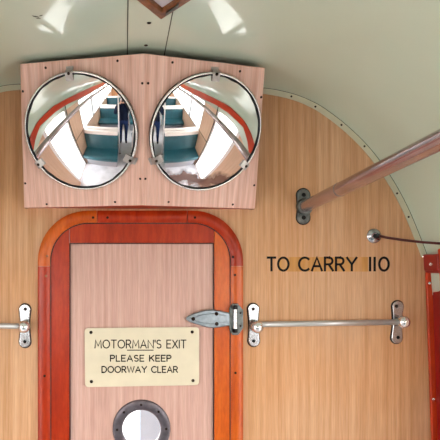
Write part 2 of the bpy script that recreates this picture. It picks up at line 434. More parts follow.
# ------------------------------------------------------------------ ceiling lamp: wooden lozenge frame
zl = 2.30
def loz(sc, z): c = Vector((.034, -.975, z)); return [c + Vector((0, .34 * sc, 0)), c + Vector((-.215 * sc, 0, 0)), c + Vector((0, -.34 * sc, 0)), c + Vector((.215 * sc, 0, 0))]
lamp = empty('ceiling_lamp', (.022, -.975, 2.345), 'lozenge shaped ceiling lamp with a brown wooden frame and lilac diffuser', 'lamp')
bm = NB(); O0, O1, I1, I0 = loz(1, zl + .035), loz(1, zl), loz(.865, zl), loz(.845, zl + .03)
R4 = [[bm.verts.new(p) for p in L] for L in (O0, O1, I1, I0)]
for A, B in zip(R4, R4[1:] + R4[:1]):
    for k in range(4): bm.faces.new((A[k], A[(k + 1) % 4], B[(k + 1) % 4], B[k]))
build('wooden_frame', bm, 'lampwood', lamp, (.022, -.975, zl), bevel=.003)
bm = NB(); prism(bm, loz(.855, zl + .012), (0, 0, .012)); build('diffuser', bm, 'diffuser', lamp, (.022, -.975, zl))
bm = NB(); c0 = Vector((.022, -.635 - .03, zl)); e = (O1[3] - O1[0]).normalized(); nn = Vector((-e.y, e.x, 0))
prism(bm, [O1[0] + e * .02 + Vector((0, -.018, -.001)), O1[0] + e * .075 + Vector((0, -.018, -.001)), O1[0] + e * .075 + Vector((0, -.036, -.001)), O1[0] + e * .02 + Vector((0, -.036, -.001))], (0, 0, -.003))
build('metal_catch', bm, 'darkcast', lamp, c0)

# ------------------------------------------------------------------ the two angled boards and the convex mirrors
TILT, YAW = math.radians(25.06), math.radians(14.3)
C0 = Vector((CX, -D, CZ))
def bn(s): return Vector((s * math.sin(YAW) * math.cos(TILT), -math.cos(YAW) * math.cos(TILT), -math.sin(TILT)))
def ray(px, py): return Vector(((px - 125) * K, 1, (264 - py) * K))
SB = on_y(142.6, 205.5, -.150)
def on_board(px, py, s, lift=0.):
    n = bn(s); d = ray(px, py); t = ((SB - C0).dot(n) + lift) / d.dot(n); return C0 + d * t
board = empty('mirror_board', on_board(143, 205.5, -1), 'pink wood grain board bent into two angled halves, carrying both round mirrors above the door', 'board')
corn = {-1: [(20, 64), (145.2, 53.5), (142.6, 205.5), (24, 208)], 1: [(145.2, 53.5), (265, 68), (255, 209), (142.6, 205.5)]}
for s in (-1, 1):
    P = [on_board(a, b, s) for a, b in corn[s]]
    for p in P: 
        if abs(p.x) < .06: p.x = .0 + (p.x * 0.) + SB.x
    n = bn(s); bm = NB(); prism(bm, P, -n * .012)
    b = build('panel', bm, 'board', board, sum(P, Vector()) / 4, bevel=.0022)
    b['label'] = 'left half of the board' if s < 0 else 'right half of the board'
    # side cheek back to the wall
    top, bot = (P[0], P[3]) if s < 0 else (P[1], P[2])
    bm = NB(); q = [top - n * .006, bot - n * .006, Vector((bot.x, -.001, bot.z)), Vector((top.x, -.001, min(top.z, arch_top(top.x) - .02)))]
    prism(bm, q, (-s * .01, 0, 0)); build('cheek', bm, 'edge', board, q[1])
    # underside
    A, B = (P[3], P[2]) if s < 0 else (P[3], P[2])
    bm = NB(); A = A - n * .006; B = B - n * .006
    prism(bm, [A, B, Vector((B.x, -.001, B.z)), Vector((A.x, -.001, A.z))], (0, 0, .008)); build('underside', bm, 'red_wood', board, A)
scr = {-1: [(45.6, 67.8), (117.5, 60.8), (142.3, 83.3), (22.8, 91.4), (25.2, 183.4), (46.7, 204.2), (115, 202), (140.2, 178.8)],
       1: [(172.5, 62.4), (148.2, 83.3), (240, 71.3), (261.2, 97.2), (254.2, 185.3), (232.8, 204.5), (168.6, 202), (145.4, 178.8)]}
for s in (-1, 1):
    for px, py in scr[s]: screw(board, on_board(px, py, s), bn(s), .0044)

def make_mirror(s, cx, cy, clips, mmat, label):
    n = bn(s); u, v, _ = frame(n); c = on_board(cx, cy, s, 0)
    base = c; RR = .2045; SR = .714; rim = .205
    bas = Matrix((u, v, n)).transposed()
    root = empty('convex_mirror', base, label, 'mirror', 'round convex mirrors on the angled board')
    root.rotation_euler = bas.to_euler()
    bm = NB(); h = SR - math.sqrt(SR * SR - .2 ** 2); prof = []
    for k in range(25):
        r = .2 * k / 24; prof.append((r, .018 + math.sqrt(SR * SR - r * r) - math.sqrt(SR * SR - .2 ** 2)))
    lathe(bm, base, n, prof[::-1][:-1] + [(0, prof[0][1])], 96)
    build('mirror_face', bm, mmat, root, base, True, bas)
    bm = NB(); lathe(bm, base, n, [(.196, .001), (.2085, .001), (.2085, .016), (.196, .018)], 96); build('backing_pan', bm, 'rubber', root, base, 'auto', bas)
    # wavy black sealing strip
    bm = NB(); ring = []
    seg = 120
    rows_ = []
    for k in range(seg):
        a = 2 * PI * k / seg; wob = .0011 * math.sin(9 * a) + .0009 * math.sin(23 * a + 1)
        row = []
        for r, hh in ((.2035, .0175), (.2035, .0215), (.1988 + wob, .0215), (.1988 + wob, .0165)):
            row.append(bm.verts.new(base + (u * math.cos(a) + v * math.sin(a)) * r + n * hh))
        rows_.append(row)
    for k in range(seg):
        A, B = rows_[k], rows_[(k + 1) % seg]
        for j in range(3): bm.faces.new((A[j], A[j + 1], B[j + 1], B[j]))
    build('seal_and_shadow_line', bm, 'rubber', root, base, False, bas)
    bm = NB(); torus(bm, base + n * .018, n, .2062, .0042, 96, 12); build('rim', bm, 'rim', root, base, True, bas)
    for (px, py) in clips:
        p = on_board(px, py, s, .018); d = (p - (base + n * .018)); d -= n * d.dot(n); d.normalize(); t = n.cross(d)
        cl = base + n * .0235
        def Q(r, w, hh): return base + d * r + t * w + n * hh
        bm = NB(); w = .0135
        # strap over the rim: lies on the mirror's edge, climbs the rim, drops to the board with a rounded foot
        prof2 = [(.181, .0275), (.198, .0275), (.209, .0265), (.2145, .016), (.218, .0055), (.226, .004)]
        L = [bm.verts.new(Q(r, -w, hh)) for r, hh in prof2]; R_ = [bm.verts.new(Q(r, w, hh)) for r, hh in prof2]
        L2 = [bm.verts.new(Q(r - .001, -w, hh - .003)) for r, hh in prof2]; R2 = [bm.verts.new(Q(r - .001, w, hh - .003)) for r, hh in prof2]
        for j in range(len(prof2) - 1):
            bm.faces.new((L[j], L[j + 1], R_[j + 1], R_[j])); bm.faces.new((L2[j], R2[j], R2[j + 1], L2[j + 1]))
            bm.faces.new((L[j], L2[j], L2[j + 1], L[j + 1])); bm.faces.new((R_[j], R_[j + 1], R2[j + 1], R2[j]))
        bm.faces.new((L[0], R_[0], R2[0], L2[0])); bm.faces.new((L[-1], L2[-1], R2[-1], R_[-1]))
        c_ = build('clip', bm, 'clip', root, base + d * .205, False, bas, bevel=.001)
        bm = NB(); lathe(bm, base + d * .2045 + n * .0262, n, [(.0052, 0), (.0052, .0022), (.004, .0034), (0, .0036)], 14)
        build('screw', bm, 'screw', c_, base + d * .2045 + n * .0262, True)
    return root
make_mirror(-1, 81.5, 132, [(70, 77), (36.5, 166), (130.5, 160)], 'mirror_l', 'round convex mirror on the left half of the board, clean glass')
make_mirror(1, 204.8, 133, [(215, 79), (154.5, 161), (244.5, 165)], 'mirror_r', 'round convex mirror on the right half of the board, brown wear along its lower edge')

# ------------------------------------------------------------------ door frame (trim_2) and the motorman's door (door_1)
def X(px): return wx(px)
fr = empty('trim_2', (X(142), 0, wz(208)), kind='structure'); fr['label'] = 'varnished red and orange door surround with rounded top corners'
def arcpts(cx, cz, r, a0, a1, n=14): return [(cx + r * math.cos(math.radians(a0 + (a1 - a0) * k / n)), cz + r * math.sin(math.radians(a0 + (a1 - a0) * k / n))) for k in range(n + 1)]
def moulding(name, outer, inner, mat, yf=-.020, yb=.0, parent=fr, dome=.006):
    """band between two matching polylines with a softly rounded face"""
    bm = NB(); rows_ = []
    for (ox, oz), (ix, iz) in zip(outer, inner):
        row = []
        for t, dy in ((0, yb), (0, yf + dome), (.18, yf + .001), (.5, yf - .001), (.82, yf + .001), (1, yf + dome), (1, yb)):
            row.append(bm.verts.new((ox + (ix - ox) * t, dy, oz + (iz - oz) * t)))
        rows_.append(row)
    for A, B in zip(rows_, rows_[1:]):
        for j in range(6): bm.faces.new((A[j], A[j + 1], B[j + 1], B[j]))
        bm.faces.new((A[6], A[0], B[0], B[6]))
    bm.faces.new(rows_[0]); bm.faces.new(rows_[-1][::-1])
    ox, oz = outer[0]
    return build(name, bm, mat, parent, (ox, 0, oz), 'auto')
# outer moulding geometry: px 39..50 left, 231..243 right, 208..221 top; screws along it
ol, il, orr, ir = X(38.5), X(50.8), X(242.3), X(230); ot, it = wz(211), wz(223)
rl_o, rl_i = .20, .152
oc_l = (ol + rl_o, ot - rl_o); oc_r = (orr - rl_o, ot - rl_o)
def corner(s):
    c = oc_l if s < 0 else oc_r
    a0, a1 = (180, 90) if s < 0 else (0, 90)
    return arcpts(c[0], c[1], rl_o, a0, a1), arcpts(c[0], c[1], rl_i, a0, a1)
zc = ot - rl_o
o_, i_ = corner(-1); xj = X(97)
moulding('corner_moulding', [(ol, wz(266))] + o_ + [(xj, ot)], [(il, wz(266))] + i_ + [(xj, it)], 'orange_wood')
o_, i_ = corner(1); xk = X(187)
moulding('corner_moulding', [(orr, wz(266))] + o_ + [(xk, ot)], [(ir, wz(266))] + i_ + [(xk, it)], 'red_wood')
moulding('side_moulding', [(ol, wz(266.4)), (ol, .02)], [(il, wz(266.4)), (il, .02)], 'red_wood')
moulding('side_moulding', [(orr, wz(266.4)), (orr, .02)], [(ir, wz(266.4)), (ir, .02)], 'orange_wood')
moulding('head_moulding', [(xj + .002, ot), (xk - .002, ot)], [(xj + .002, it), (xk - .002, it)], 'red_wood')
for px, py in ((47, 256), (46, 276), (44.5, 376), (93, 217.5), (107.5, 217.5), (195, 217.5), (233, 257), (235, 275), (235.5, 373)):
    screw(fr, on_y(px, py, -.0215), (0, -1, 0), .0050, 'brass' if py in (256, 276) else 'screw')
# dark strip painting the shadow gap between the surround and the door
sl = [(il, .03)] + arcpts(oc_l[0], oc_l[1], rl_i, 180, 90) + arcpts(oc_r[0], oc_r[1], rl_i, 90, 0) + [(ir, .03)]
sl2 = [(il + .0045, .03)] + arcpts(oc_l[0], oc_l[1], rl_i - .0045, 180, 90) + arcpts(oc_r[0], oc_r[1], rl_i - .0045, 90, 0) + [(ir - .0045, .03)]
bm = NB()
for i in range(len(sl) - 1):
    bm.faces.new([bm.verts.new((p[0], -.0112, p[1])) for p in (sl[i], sl[i + 1], sl2[i + 1], sl2[i])])
thicken(bm, .008); build('seal_and_shadow_line', bm, 'seal_and_shadow_line', fr, (il, 0, .03))

door = empty('door_1', (X(142), .0, 0), kind='structure'); door['label'] = 'pink wood grain door in varnished orange stiles under the round mirrors'
pl, pr, pt = X(69.5), X(214), wz(243)
yd = -.010
def stile(name, pts, mat):
    bm = NB(); prism(bm, [Vector((x, yd, z)) for x, z in pts], (0, .03, 0)); return build(name, bm, mat, door, (pts[0][0], 0, pts[0][1]), bevel=.003)
# stiles follow the rounded corners of the surround
cl = arcpts(oc_l[0], oc_l[1], rl_i + .004, 180, 90); cr = arcpts(oc_r[0], oc_r[1], rl_i + .004, 0, 90)
zmit = wz(243)
def zat(path, x):
    for (xa, za), (xb, zb) in zip(path, path[1:]):
        if min(xa, xb) <= x <= max(xa, xb): return za + (zb - za) * (x - xa) / (xb - xa)
stile('stile', [(il - .004, .03)] + [p for p in cl if p[0] <= pl] + [(pl, zat(cl, pl)), (pl, .03)], 'red_wood')
stile('stile', [(ir + .004, .03)] + [p for p in cr if p[0] >= pr] + [(pr, zat(cr, pr)), (pr, .03)], 'orange_wood')
tl = [p for p in cl if p[0] >= pl]; tr = [p for p in cr if p[0] <= pr]
stile('top_rail', [(pl + .001, zmit), (pl + .001, zat(cl, pl))] + tl + tr[::-1] + [(pr - .001, zat(cr, pr)), (pr - .001, zmit)], 'red_wood')
stile('bottom_rail', [(pl, .03), (pl, .16), (pr, .16), (pr, .03)], 'red_wood')
# small corner blocks between stile and rail
# panel with the porthole cut through
phc = on_y(141.6, 429.5, -.008); phx, phz = phc.x, phc.z; phr = .077
bm = NB(); nseg = 48
def sq(a):
    c, s_ = math.cos(a), math.sin(a); w = .14; m = w / max(abs(c), abs(s_)); return phx + c * m, phz + s_ * m
ina = [bm.verts.new((phx + phr * math.cos(2 * PI * k / nseg), .004, phz + phr * math.sin(2 * PI * k / nseg))) for k in range(nseg)]
outa = [bm.verts.new((sq(2 * PI * k / nseg)[0], .004, sq(2 * PI * k / nseg)[1])) for k in range(nseg)]
for k in range(nseg): bm.faces.new((ina[k], ina[(k + 1) % nseg], outa[(k + 1) % nseg], outa[k]))
def rect(x0, x1, z0, z1): bm.faces.new([bm.verts.new(p) for p in ((x0, .004, z0), (x1, .004, z0), (x1, .004, z1), (x0, .004, z1))])
w = .14
rect(pl - .003, pr + .003, phz + w, pt + .003); rect(pl - .003, pr + .003, .15, phz - w); rect(pl - .003, phx - w, phz - w, phz + w); rect(phx + w, pr + .003, phz - w, phz + w)
thicken(bm, .018)
pan = build('door_panel', bm, 'pink', door)
bm = NB()
for q in ((pl, pl + .004, .16, pt), (pr - .004, pr, .16, pt), (pl + .004, pr - .004, pt - .004, pt)): box(bm, q[0], q[1], -.004, .004, q[2], q[3])
build('panel_bead', bm, 'seal_and_shadow_line', door, (pl, 0, pt))
port = build('porthole_ring', lathe(NB(), (phx, .004, phz), (0, -1, 0), [(.076, -.012), (.076, .007), (.079, .009), (.088, .0105), (.106, .0105), (.113, .008), (.1165, 0)], 64), 'ring', door, (phx, 0, phz), 'auto')
for k in range(8):
    a = 2 * PI * k / 8 + .02 + (PI / 8 if False else 0)
    screw(port, (phx + .098 * math.cos(a), -.0085, phz + .098 * math.sin(a)), (0, -1, 0), .0048, 'screw')
build('porthole_glass', lathe(NB(), (phx, .016, phz), (0, -1, 0), [(.0765, 0), (.0765, .004), (0, .004)], 48), 'glass', door, (phx, 0, phz))

# strap hinge on the right stile
hy = -.024
def Hp(px, py, y): return on_y(px, py, y)
tipz = [(185.5, 319), (188, 316), (196, 312.8), (205, 310.2), (213, 309.6), (222, 311.2), (229, 312.8), (234.5, 313), (234.5, 325.6), (228, 326), (221, 327.2), (213, 328.2), (205, 327), (196, 324.2), (188.5, 321.6)]
bm = NB(); f = [Hp(a, b, hy) for a, b in tipz]; prism(bm, f, (0, .012, 0))
strap = build('hinge_strap', bm, 'hinge', door, Hp(210, 319, hy), bevel=.004)
bm = NB(); prism(bm, [Hp(a, b, hy - .004) for a, b in ((190, 318.8), (202, 314.5), (214, 313.4), (228, 316), (228, 322), (214, 324.2), (202, 323))], (0, .004, 0))
build('raised_rib', bm, 'hinge', strap, Hp(206, 319, hy), bevel=.003)
for a, b in ((193.3, 319), (216.6, 313.8), (216.8, 323.8)): screw(strap, Hp(a, b, hy - .005), (0, -1, 0), .0075)
octo = [(232.5, 303.5), (238, 303.5), (243.4, 310), (243.4, 328), (238.6, 335.2), (232.5, 335.2), (229.4, 330), (229.4, 308)]
bm = NB(); prism(bm, [Hp(a, b, -.026) for a, b in octo], (0, .010, 0)); hb = build('hinge_base', bm, 'darkcast', door, Hp(236, 319, -.026), bevel=.003)
bm = NB(); tube(bm, [Hp(235.2, 309.5, -.038), Hp(235.2, 328.5, -.038)], .0075, 16); build('knuckle', bm, 'chrome', hb, Hp(235.2, 319, -.038), 'auto')
bm = NB(); tube(bm, [Hp(235.2, 305.5, -.036), Hp(235.2, 309.2, -.036)], .010, 16); tube(bm, [Hp(235.2, 328.8, -.036), Hp(235.2, 332.5, -.036)], .010, 16)
build('pin_ends', bm, 'rubber', hb, Hp(235.2, 319, -.036), 'auto')
for a, b in ((240.6, 313), (240.6, 326)): screw(hb, Hp(a, b, -.027), (0, -1, 0), .004)

# ------------------------------------------------------------------ engraved sign on the door
sg = empty('sign_plate', on_y(142, 387, -.001), 'cream enamelled sign with rounded corners reading motorman\'s exit, please keep doorway clear', 'sign')
sy = -.001
c4 = [on_y(84.6, 328, sy), on_y(199, 327, sy), on_y(199, 385, sy), on_y(85, 387, sy)]
def round_poly(P, r, n=5):
    out = []
    for i, p in enumerate(P):
        a = (P[i - 1] - p).normalized(); b = (P[(i + 1) % len(P)] - p).normalized()
        for k in range(n + 1):
            t = k / n; q0 = p + a * r * (1 - t); q1 = p + b * r * t; out.append(q0 + (q1 - q0) * t if False else (p + a * r * (1 - t) ** 2 + b * r * t ** 2))
    return out
bm = NB(); prism(bm, round_poly(c4, .016), (0, -.0035, 0)); build('plate', bm, 'plate', sg, c4[3], bevel=.0012)
for a, b in ((91, 332.4), (192.2, 332), (91.4, 381.6), (193, 380.6)): screw(sg, on_y(a, b, sy - .0036), (0, -1, 0), .0066)
ty = sy - .0036
def pxx(px): return on_y(px, 0, ty).x
def pzz(py): return on_y(0, py, ty).z
lettering('lettering', "MOTORMAN'S EXIT", pxx(95), pxx(186), pzz(348.0), .0315, .0043, ty, 'ink', sg, gap=.24)
lettering('lettering', "PLEASE KEEP", pxx(110.5), pxx(171), pzz(361.2), .0235, .0044, ty, 'ink', sg, gap=.26)
lettering('lettering', "DOORWAY CLEAR", pxx(102), pxx(177.5), pzz(372.4), .0235, .0044, ty, 'ink', sg, gap=.24)
bm = NB(); box(bm, pxx(127), pxx(153.5), ty - .0008, ty, pzz(350.6), pzz(349.7)); build('underline', bm, 'ink', sg, (pxx(140), ty, pzz(350)))

# ------------------------------------------------------------------ painted notice on the wall
nt_ = empty('painted_notice', (wx(328), 0, wz(271)), 'black painted words to carry 110 over an old yellowed patch on the wall', 'notice')
bm = NB(); box(bm, wx(279), wx(368), -.0004, 0, wz(271.5), wz(257)); build('old_varnish_patch', bm, 'old_varnish', nt_, (wx(328), 0, wz(264)))
for txt, a, b, wd in (('TO', 267.5, 288.5, .0088), ('CARRY', 299, 356.5, .0088), ('110', 370, 388.6, .0092)):
    lettering('lettering', txt, wx(a), wx(b), wz(270.6), .052, wd, -.0004, 'black_ink', nt_, gap=.24 if txt != '110' else .34, th=.0007)

# ------------------------------------------------------------------ horizontal handrails
def bracket(parent, px, pyt, pyb, tilt, bx, by, name='bracket', screws=()):
    cx = on_y(px, 0, -.004).x; z1 = on_y(0, pyt, -.004).z; z0 = on_y(0, pyb, -.004).z
    bm = NB(); prism(bm, capsule_plate(cx, (z0 + z1) / 2, .045, z1 - z0, -.010, 0, .005, tilt), (0, .010, 0))
    b = build(name, bm, 'cast', parent, (cx, 0, (z0 + z1) / 2), bevel=.003)
    bm = NB(); prism(bm, capsule_plate(cx, (z0 + z1) / 2, .0515, z1 - z0 + .0065, -.002, 0, .005, tilt), (0, .002, 0)); build('shadow_outline', bm, 'rubber', b, (cx, 0, (z0 + z1) / 2))  # wider black layer that paints a shadow line round the plate
    c = on_y(bx, by, -.045)
    bm = NB(); tube(bm, [(cx, -.008, c.z), (c.x * .5 + cx * .5, -.028, c.z), c], [.016, .012, .011], 16); build('stem', bm, 'cast', b, c, 'auto')
    bm = NB(); ball(bm, c, .0245); build('ball_end', bm, 'chrome', b, c, True)
    for a, e in screws: screw(b, on_y(a, e, -.0105), (0, -1, 0), .0068, 'hole' if e > 320 else 'screw')
    return c
hr = empty('handrail', on_y(330, 330, 0), 'horizontal steel handrail on two waisted brackets right of the door', 'handrail')
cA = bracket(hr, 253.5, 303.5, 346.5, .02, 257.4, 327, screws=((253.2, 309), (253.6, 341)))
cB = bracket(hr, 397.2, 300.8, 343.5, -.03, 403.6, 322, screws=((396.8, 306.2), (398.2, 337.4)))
bm = NB(); tube(bm, [cA + Vector((0, 0, .010)), cB + Vector((0, 0, -.000))], .0110, 16); build('rod', bm, 'steel', hr, (cA + cB) / 2, True)
hl = empty('handrail', on_y(-45, 330, 0), 'horizontal steel handrail left of the door, running out of view', 'handrail')
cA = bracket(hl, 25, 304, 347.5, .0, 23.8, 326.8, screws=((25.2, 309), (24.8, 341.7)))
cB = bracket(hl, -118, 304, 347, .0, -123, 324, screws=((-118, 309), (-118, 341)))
bm = NB(); tube(bm, [cA + Vector((0, 0, .002)), cB + Vector((0, 0, .002))], .0110, 16); build('rod', bm, 'steel', hl, (cA + cB) / 2, True)

# ------------------------------------------------------------------ overhead grab poles running down the saloon
def grab(s, label):
    x0_, z0_ = s * wx(303.5), wz(207)
    g = empty('grab_pole', (x0_, 0, z0_), label, 'pole', 'overhead grab poles')
    bm = NB(); prism(bm, capsule_plate(x0_ - s * .002, z0_ + .002, .052, .140, -.009, 0, .004, 0), (0, .009, 0)); p = build('wall_plate', bm, 'darkcast', g, (x0_, 0, z0_), bevel=.003)
    bm = NB(); prism(bm, capsule_plate(x0_ - s * .002, z0_ + .002, .059, .148, -.002, 0, .004, 0), (0, .002, 0)); build('shadow_outline', bm, 'rubber', p, (x0_, 0, z0_))  # black outline standing in for the shadow around the wall plate
    for dz in (.047, -.043): screw(p, (x0_ - s * .002, -.0095, z0_ + dz), (0, -1, 0), .0085, 'hole')
    bm = NB(); d = Vector((s * .0, -1, .055)).normalized()
    lathe(bm, (x0_, -.008, z0_), d, [(.033, 0), (.033, .007), (.029, .016), (.0235, .018)], 32); build('socket', bm, 'darkcast', p, (x0_, 0, z0_), 'auto')
    pts = [Vector((x0_, -.01, z0_)), Vector((x0_, -.5, z0_ + .027)), Vector((x0_, -1.0, z0_ + .056)), Vector((x0_, -1.3, z0_ + .068)), Vector((x0_ * .97, -1.8, z0_ + .075)), Vector((x0_ * .95, -4.0, z0_ + .08)), Vector((x0_ * .95, -8.1, z0_ + .08))]
    bm = NB(); tube(bm, pts, .0235, 28); build('pole', bm, 'grab', g, pts[1], 'auto')
    dd = (pts[1] - pts[0]).normalized(); q = pts[0] + dd * .36
    bm = NB(); tube(bm, [q, q + dd * .004], .0242, 28); build('collar', bm, 'darkcast', g, q, 'auto')
    return g
grab(1, 'thick worn brown metal pole rising from an oval plate right of the mirrors')
grab(-1, 'overhead grab pole on the left side, seen in the left mirror')

# ------------------------------------------------------------------ dark red pull cord from a chrome socket to the side post
cd = empty('pull_cord', on_y(374, 236, 0), 'thin dark red cord leading from a small chrome socket to the side post', 'cord')
c = on_y(373.8, 236, 0)
bm = NB(); lathe(bm, c, (0, -1, 0), [(.029, 0), (.029, .004), (.024, .010), (.014, .014), (.012, .010), (0, .010)], 32); sk = build('socket', bm, 'cast', cd, c, 'auto')
e_ = on_y(441, 243.6, -.15)
p1 = c + Vector((.012, -.012, -.001))
pts = [c + Vector((0, -.006, 0)), p1 + Vector((.004, -.008, 0))] + [p1.lerp(e_, t) + Vector((0, 0, -.004 * math.sin(PI * t))) for t in (.15, .4, .7, 1)]
bm = NB(); tube(bm, pts, .0052, 10); build('cord', bm, 'cord', cd, c, True)
bm = NB(); tube(bm, [c + Vector((0, -.008, 0)), p1 + Vector((.002, -.008, 0))], .0095, 12); build('grommet', bm, 'rubber', cd, c, 'auto')
bm = NB(); tube(bm, [e_, e_ + (e_ - p1).normalized() * .03], .009, 12); build('end_ferrule', bm, 'darkcast', cd, e_, 'auto')

# ------------------------------------------------------------------ side walls with doors and windows
Y1, Y2, Y3 = -.60, -1.315, -1.86          # doorway, then tan panel, then windows
WZ0, WZ1 = .93, 1.74
WINS = [(-1.86, -2.80), (-2.86, -3.80), (-3.86, -4.80), (-4.86, -5.80), (-5.86, -6.80), (-6.86, -7.80)]
for s in (-1, 1):
    side = 'left' if s < 0 else 'right'
    xi, xo = s * 1.165, s * 1.205
    x0, x1 = min(xi, xo), max(xi, xo)
    bm = NB()
    box(bm, x0, x1, Y1, -.104, 0, 1.76)
    box(bm, x0, x1, Y3, Y2, 0, 1.80)
    box(bm, x0, x1, -8.2, Y3, 0, WZ0)
    box(bm, x0, x1, -8.2, -7.80, WZ0, WZ1 + .06)
    w_ = build('wall_' + side, bm, 'side', origin=(xi, 0, 0)); tag(w_, kind='structure')
    # dado line on the tan panel
    bm = NB(); box(bm, min(xi, xi - s * .006), max(xi, xi - s * .006), Y3, Y2, .955, .967); build('panel_joint', bm, 'joint', w_, (xi, Y2, .96))
    # red post in the corner, leaning slightly outwards towards the floor
    xt, xb = s * 1.130, s * 1.185
    post = empty('trim_%d' % (3 if s < 0 else 4), (xt, -.05, 0), kind='structure'); post['label'] = 'red painted corner post at the %s end of the end wall' % side
    bm = NB()
    zt = wz(272); A = [(s * 1.128, -.004, zt), (s * 1.185, -.004, 0), (s * 1.185 + s * .08, -.004, 0), (s * 1.128 + s * .10, -.004, zt)]
    prism(bm, [Vector(a) for a in A], (0, -.014, 0)); build('cover_strip', bm, 'cantrail', post, A[0], bevel=.004)
    bm = NB(); A = [(s * 1.148, -.018, zt), (s * 1.20, -.018, 0), (s * 1.28, -.018, 0), (s * 1.24, -.018, zt)]
    prism(bm, [Vector(a) for a in A], (0, -.085, 0)); build('post', bm, 'red_paint', post, A[0], bevel=.006)
    bm = NB(); zb = wz(273); zt2 = wz(254.5)
    A = [(s * 1.120, -.004, zt2), (s * 1.124, -.004, zb + .012), (s * 1.134, -.004, zb), (s * 1.25, -.004, zb), (s * 1.25, -.004, zt2 + .01)]
    prism(bm, [Vector(a) for a in A], (0, -.10, 0)); cap = build('cap_bracket', bm, 'red_paint', post, A[0], bevel=.005)
    cp = on_y(431.3, 264, -.106); screw(cap, (s * cp.x, -.105, cp.z), (0, -1, 0), .0065, 'chrome')
    for py in (283, 398): screw(post, (s * (1.140 + .055 * (wz(283) - wz(py)) / 1.55), -.019, wz(py)), (0, -1, 0), .0055, 'chrome')
    # cantrail: red band above doors and windows, dipping to the corner
    bm = NB(); rows_ = []
    for y, zl_, zu in ((-.10, 1.50, 1.665), (-.25, 1.56, 1.70), (-.42, 1.67, 1.78), (-.60, 1.765, 1.84), (-1.0, 1.80, 1.90), (-1.4, 1.80, 1.905), (-1.86, 1.77, 1.905), (-2.4, 1.75, 1.905), (-8.2, 1.75, 1.905)):
        rows_.append([bm.verts.new(p) for p in ((s * 1.145, y, zl_), (s * 1.135, y, zl_ + .03), (s * 1.125, y, zu), (s * 1.21, y, zu), (s * 1.21, y, zl_))])
    for A, B in zip(rows_, rows_[1:]):
        for j in range(5): bm.faces.new((A[j], A[(j + 1) % 5], B[(j + 1) % 5], B[j]))
    bm.faces.new(rows_[0]); bm.faces.new(rows_[-1][::-1])
    ct = build('trim_%d' % (5 if s < 0 else 6), bm, 'cantrail', None, (s * 1.14, -.1, 1.8)); tag(ct, 'orange red cantrail along the %s side' % side, kind='structure')
    # sliding door: white frame, tall glass
    dn = 'door_%d' % (2 if s < 0 else 3)
    dr = empty(dn, (s * 1.175, (Y1 + Y2) / 2, 0), kind='structure')
    xa, xb = (s * 1.170, s * 1.195); xa, xb = min(xa, xb), max(xa, xb)
    bm = NB(); box(bm, xa, xb, Y1 - .075, Y1, .02, 1.80); build('front_stile', bm, 'frame_paint', dr, (xa, Y1, 0), bevel=.004)
    bm = NB(); box(bm, xa, xb, Y2, Y2 + .05, .02, 1.80); build('rear_stile', bm, 'frame_paint', dr, (xa, Y2, 0), bevel=.004)
    bm = NB(); box(bm, xa, xb, Y2 + .05, Y1 - .075, .02, .12); build('kick_rail', bm, 'frame_paint', dr, (xa, Y2, 0), bevel=.004)
    bm = NB(); box(bm, xa, xb, Y2 + .05, Y1 - .075, 1.76, 1.80); build('head_rail', bm, 'frame_paint', dr, (xa, Y2, 1.76), bevel=.004)
    bm = NB(); box(bm, xa + .01, xb - .01, Y2 + .05, Y1 - .075, .12, 1.76); build('pane', bm, 'glass', dr, (xa, Y2, .5))
    bm = NB(); box(bm, min(xi, xi - s * .012), max(xi, xi - s * .012), Y2 - .012, Y2 + .006, .02, 1.80); build('rubber_edge', bm, 'rubber', dr, (xi, Y2, 0))
    # windows
    for k, (ya, yb) in enumerate(WINS):
        wn = empty('window_%d' % (k + 1 + (0 if s < 0 else 6)), (s * 1.18, ya, WZ0), kind='structure')
        bm = NB(); xa2, xb2 = min(s * 1.160, s * 1.20), max(s * 1.160, s * 1.20)
        yend = yb - .06 if k < len(WINS) - 1 else yb
        box(bm, xa2, xb2, yb, yb + .03, WZ0, WZ1 + .02); box(bm, xa2, xb2, ya - .03, ya, WZ0, WZ1 + .02)
        box(bm, xa2, xb2, yb + .03, ya - .03, WZ0, WZ0 + .03); box(bm, xa2, xb2, yb + .03, ya - .03, WZ1 - .01, WZ1 + .02)
        build('window_frame', bm, 'mullion', wn, (s * 1.18, ya, WZ0))
        bm = NB(); box(bm, s * 1.18 - .003, s * 1.18 + .003, yb + .03, ya - .03, WZ0 + .03, WZ1 - .01); build('pane', bm, 'glass', wn, (s * 1.18, ya, WZ0))
        if k < len(WINS) - 1:
            bm = NB(); box(bm, x0, x1, yb - .06, yb, WZ0, WZ1 + .02); build('mullion', bm, 'mullion', wn, (xi, yb, WZ0))
# floor, rear wall, ground
bm = NB(); box(bm, -1.22, 1.22, -8.2, .03, -.05, 0); fl = build('floor', bm, 'floor'); tag(fl, 'pale grey linoleum floor', kind='structure')
bm = NB(); box(bm, -1.22, 1.22, -8.25, -8.2, 0, 2.40); rw = build('wall_back', bm, 'laminate', origin=(0, -8.2, 0)); tag(rw, kind='structure')
bm = NB(); box(bm, -25, 25, -30, 20, -1.0, -.9); gr = build('ground', bm, 'ground'); tag(gr, 'pale concrete platform and trackside outside', kind='structure')

# blue-grey partition in the cab behind the door's porthole
cab = empty('cab_partition', (.26, .40, 0), 'blue grey cab locker seen through the porthole', 'locker')
bm = NB(); box(bm, .000, .55, .34, .60, 0, 1.9); build('body', bm, 'cab', cab, (.1, .34, 0), bevel=.004)
for k in range(3):
    bm = NB(); z = .50 + .10 * k; prism(bm, [Vector((.02, .338, z)), Vector((.30, .338, z + .075)), Vector((.30, .338, z + .085)), Vector((.02, .338, z + .010))], (0, -.004, 0)); build('pale_stripe', bm, 'frame_paint', cab, (.1, .338, z))

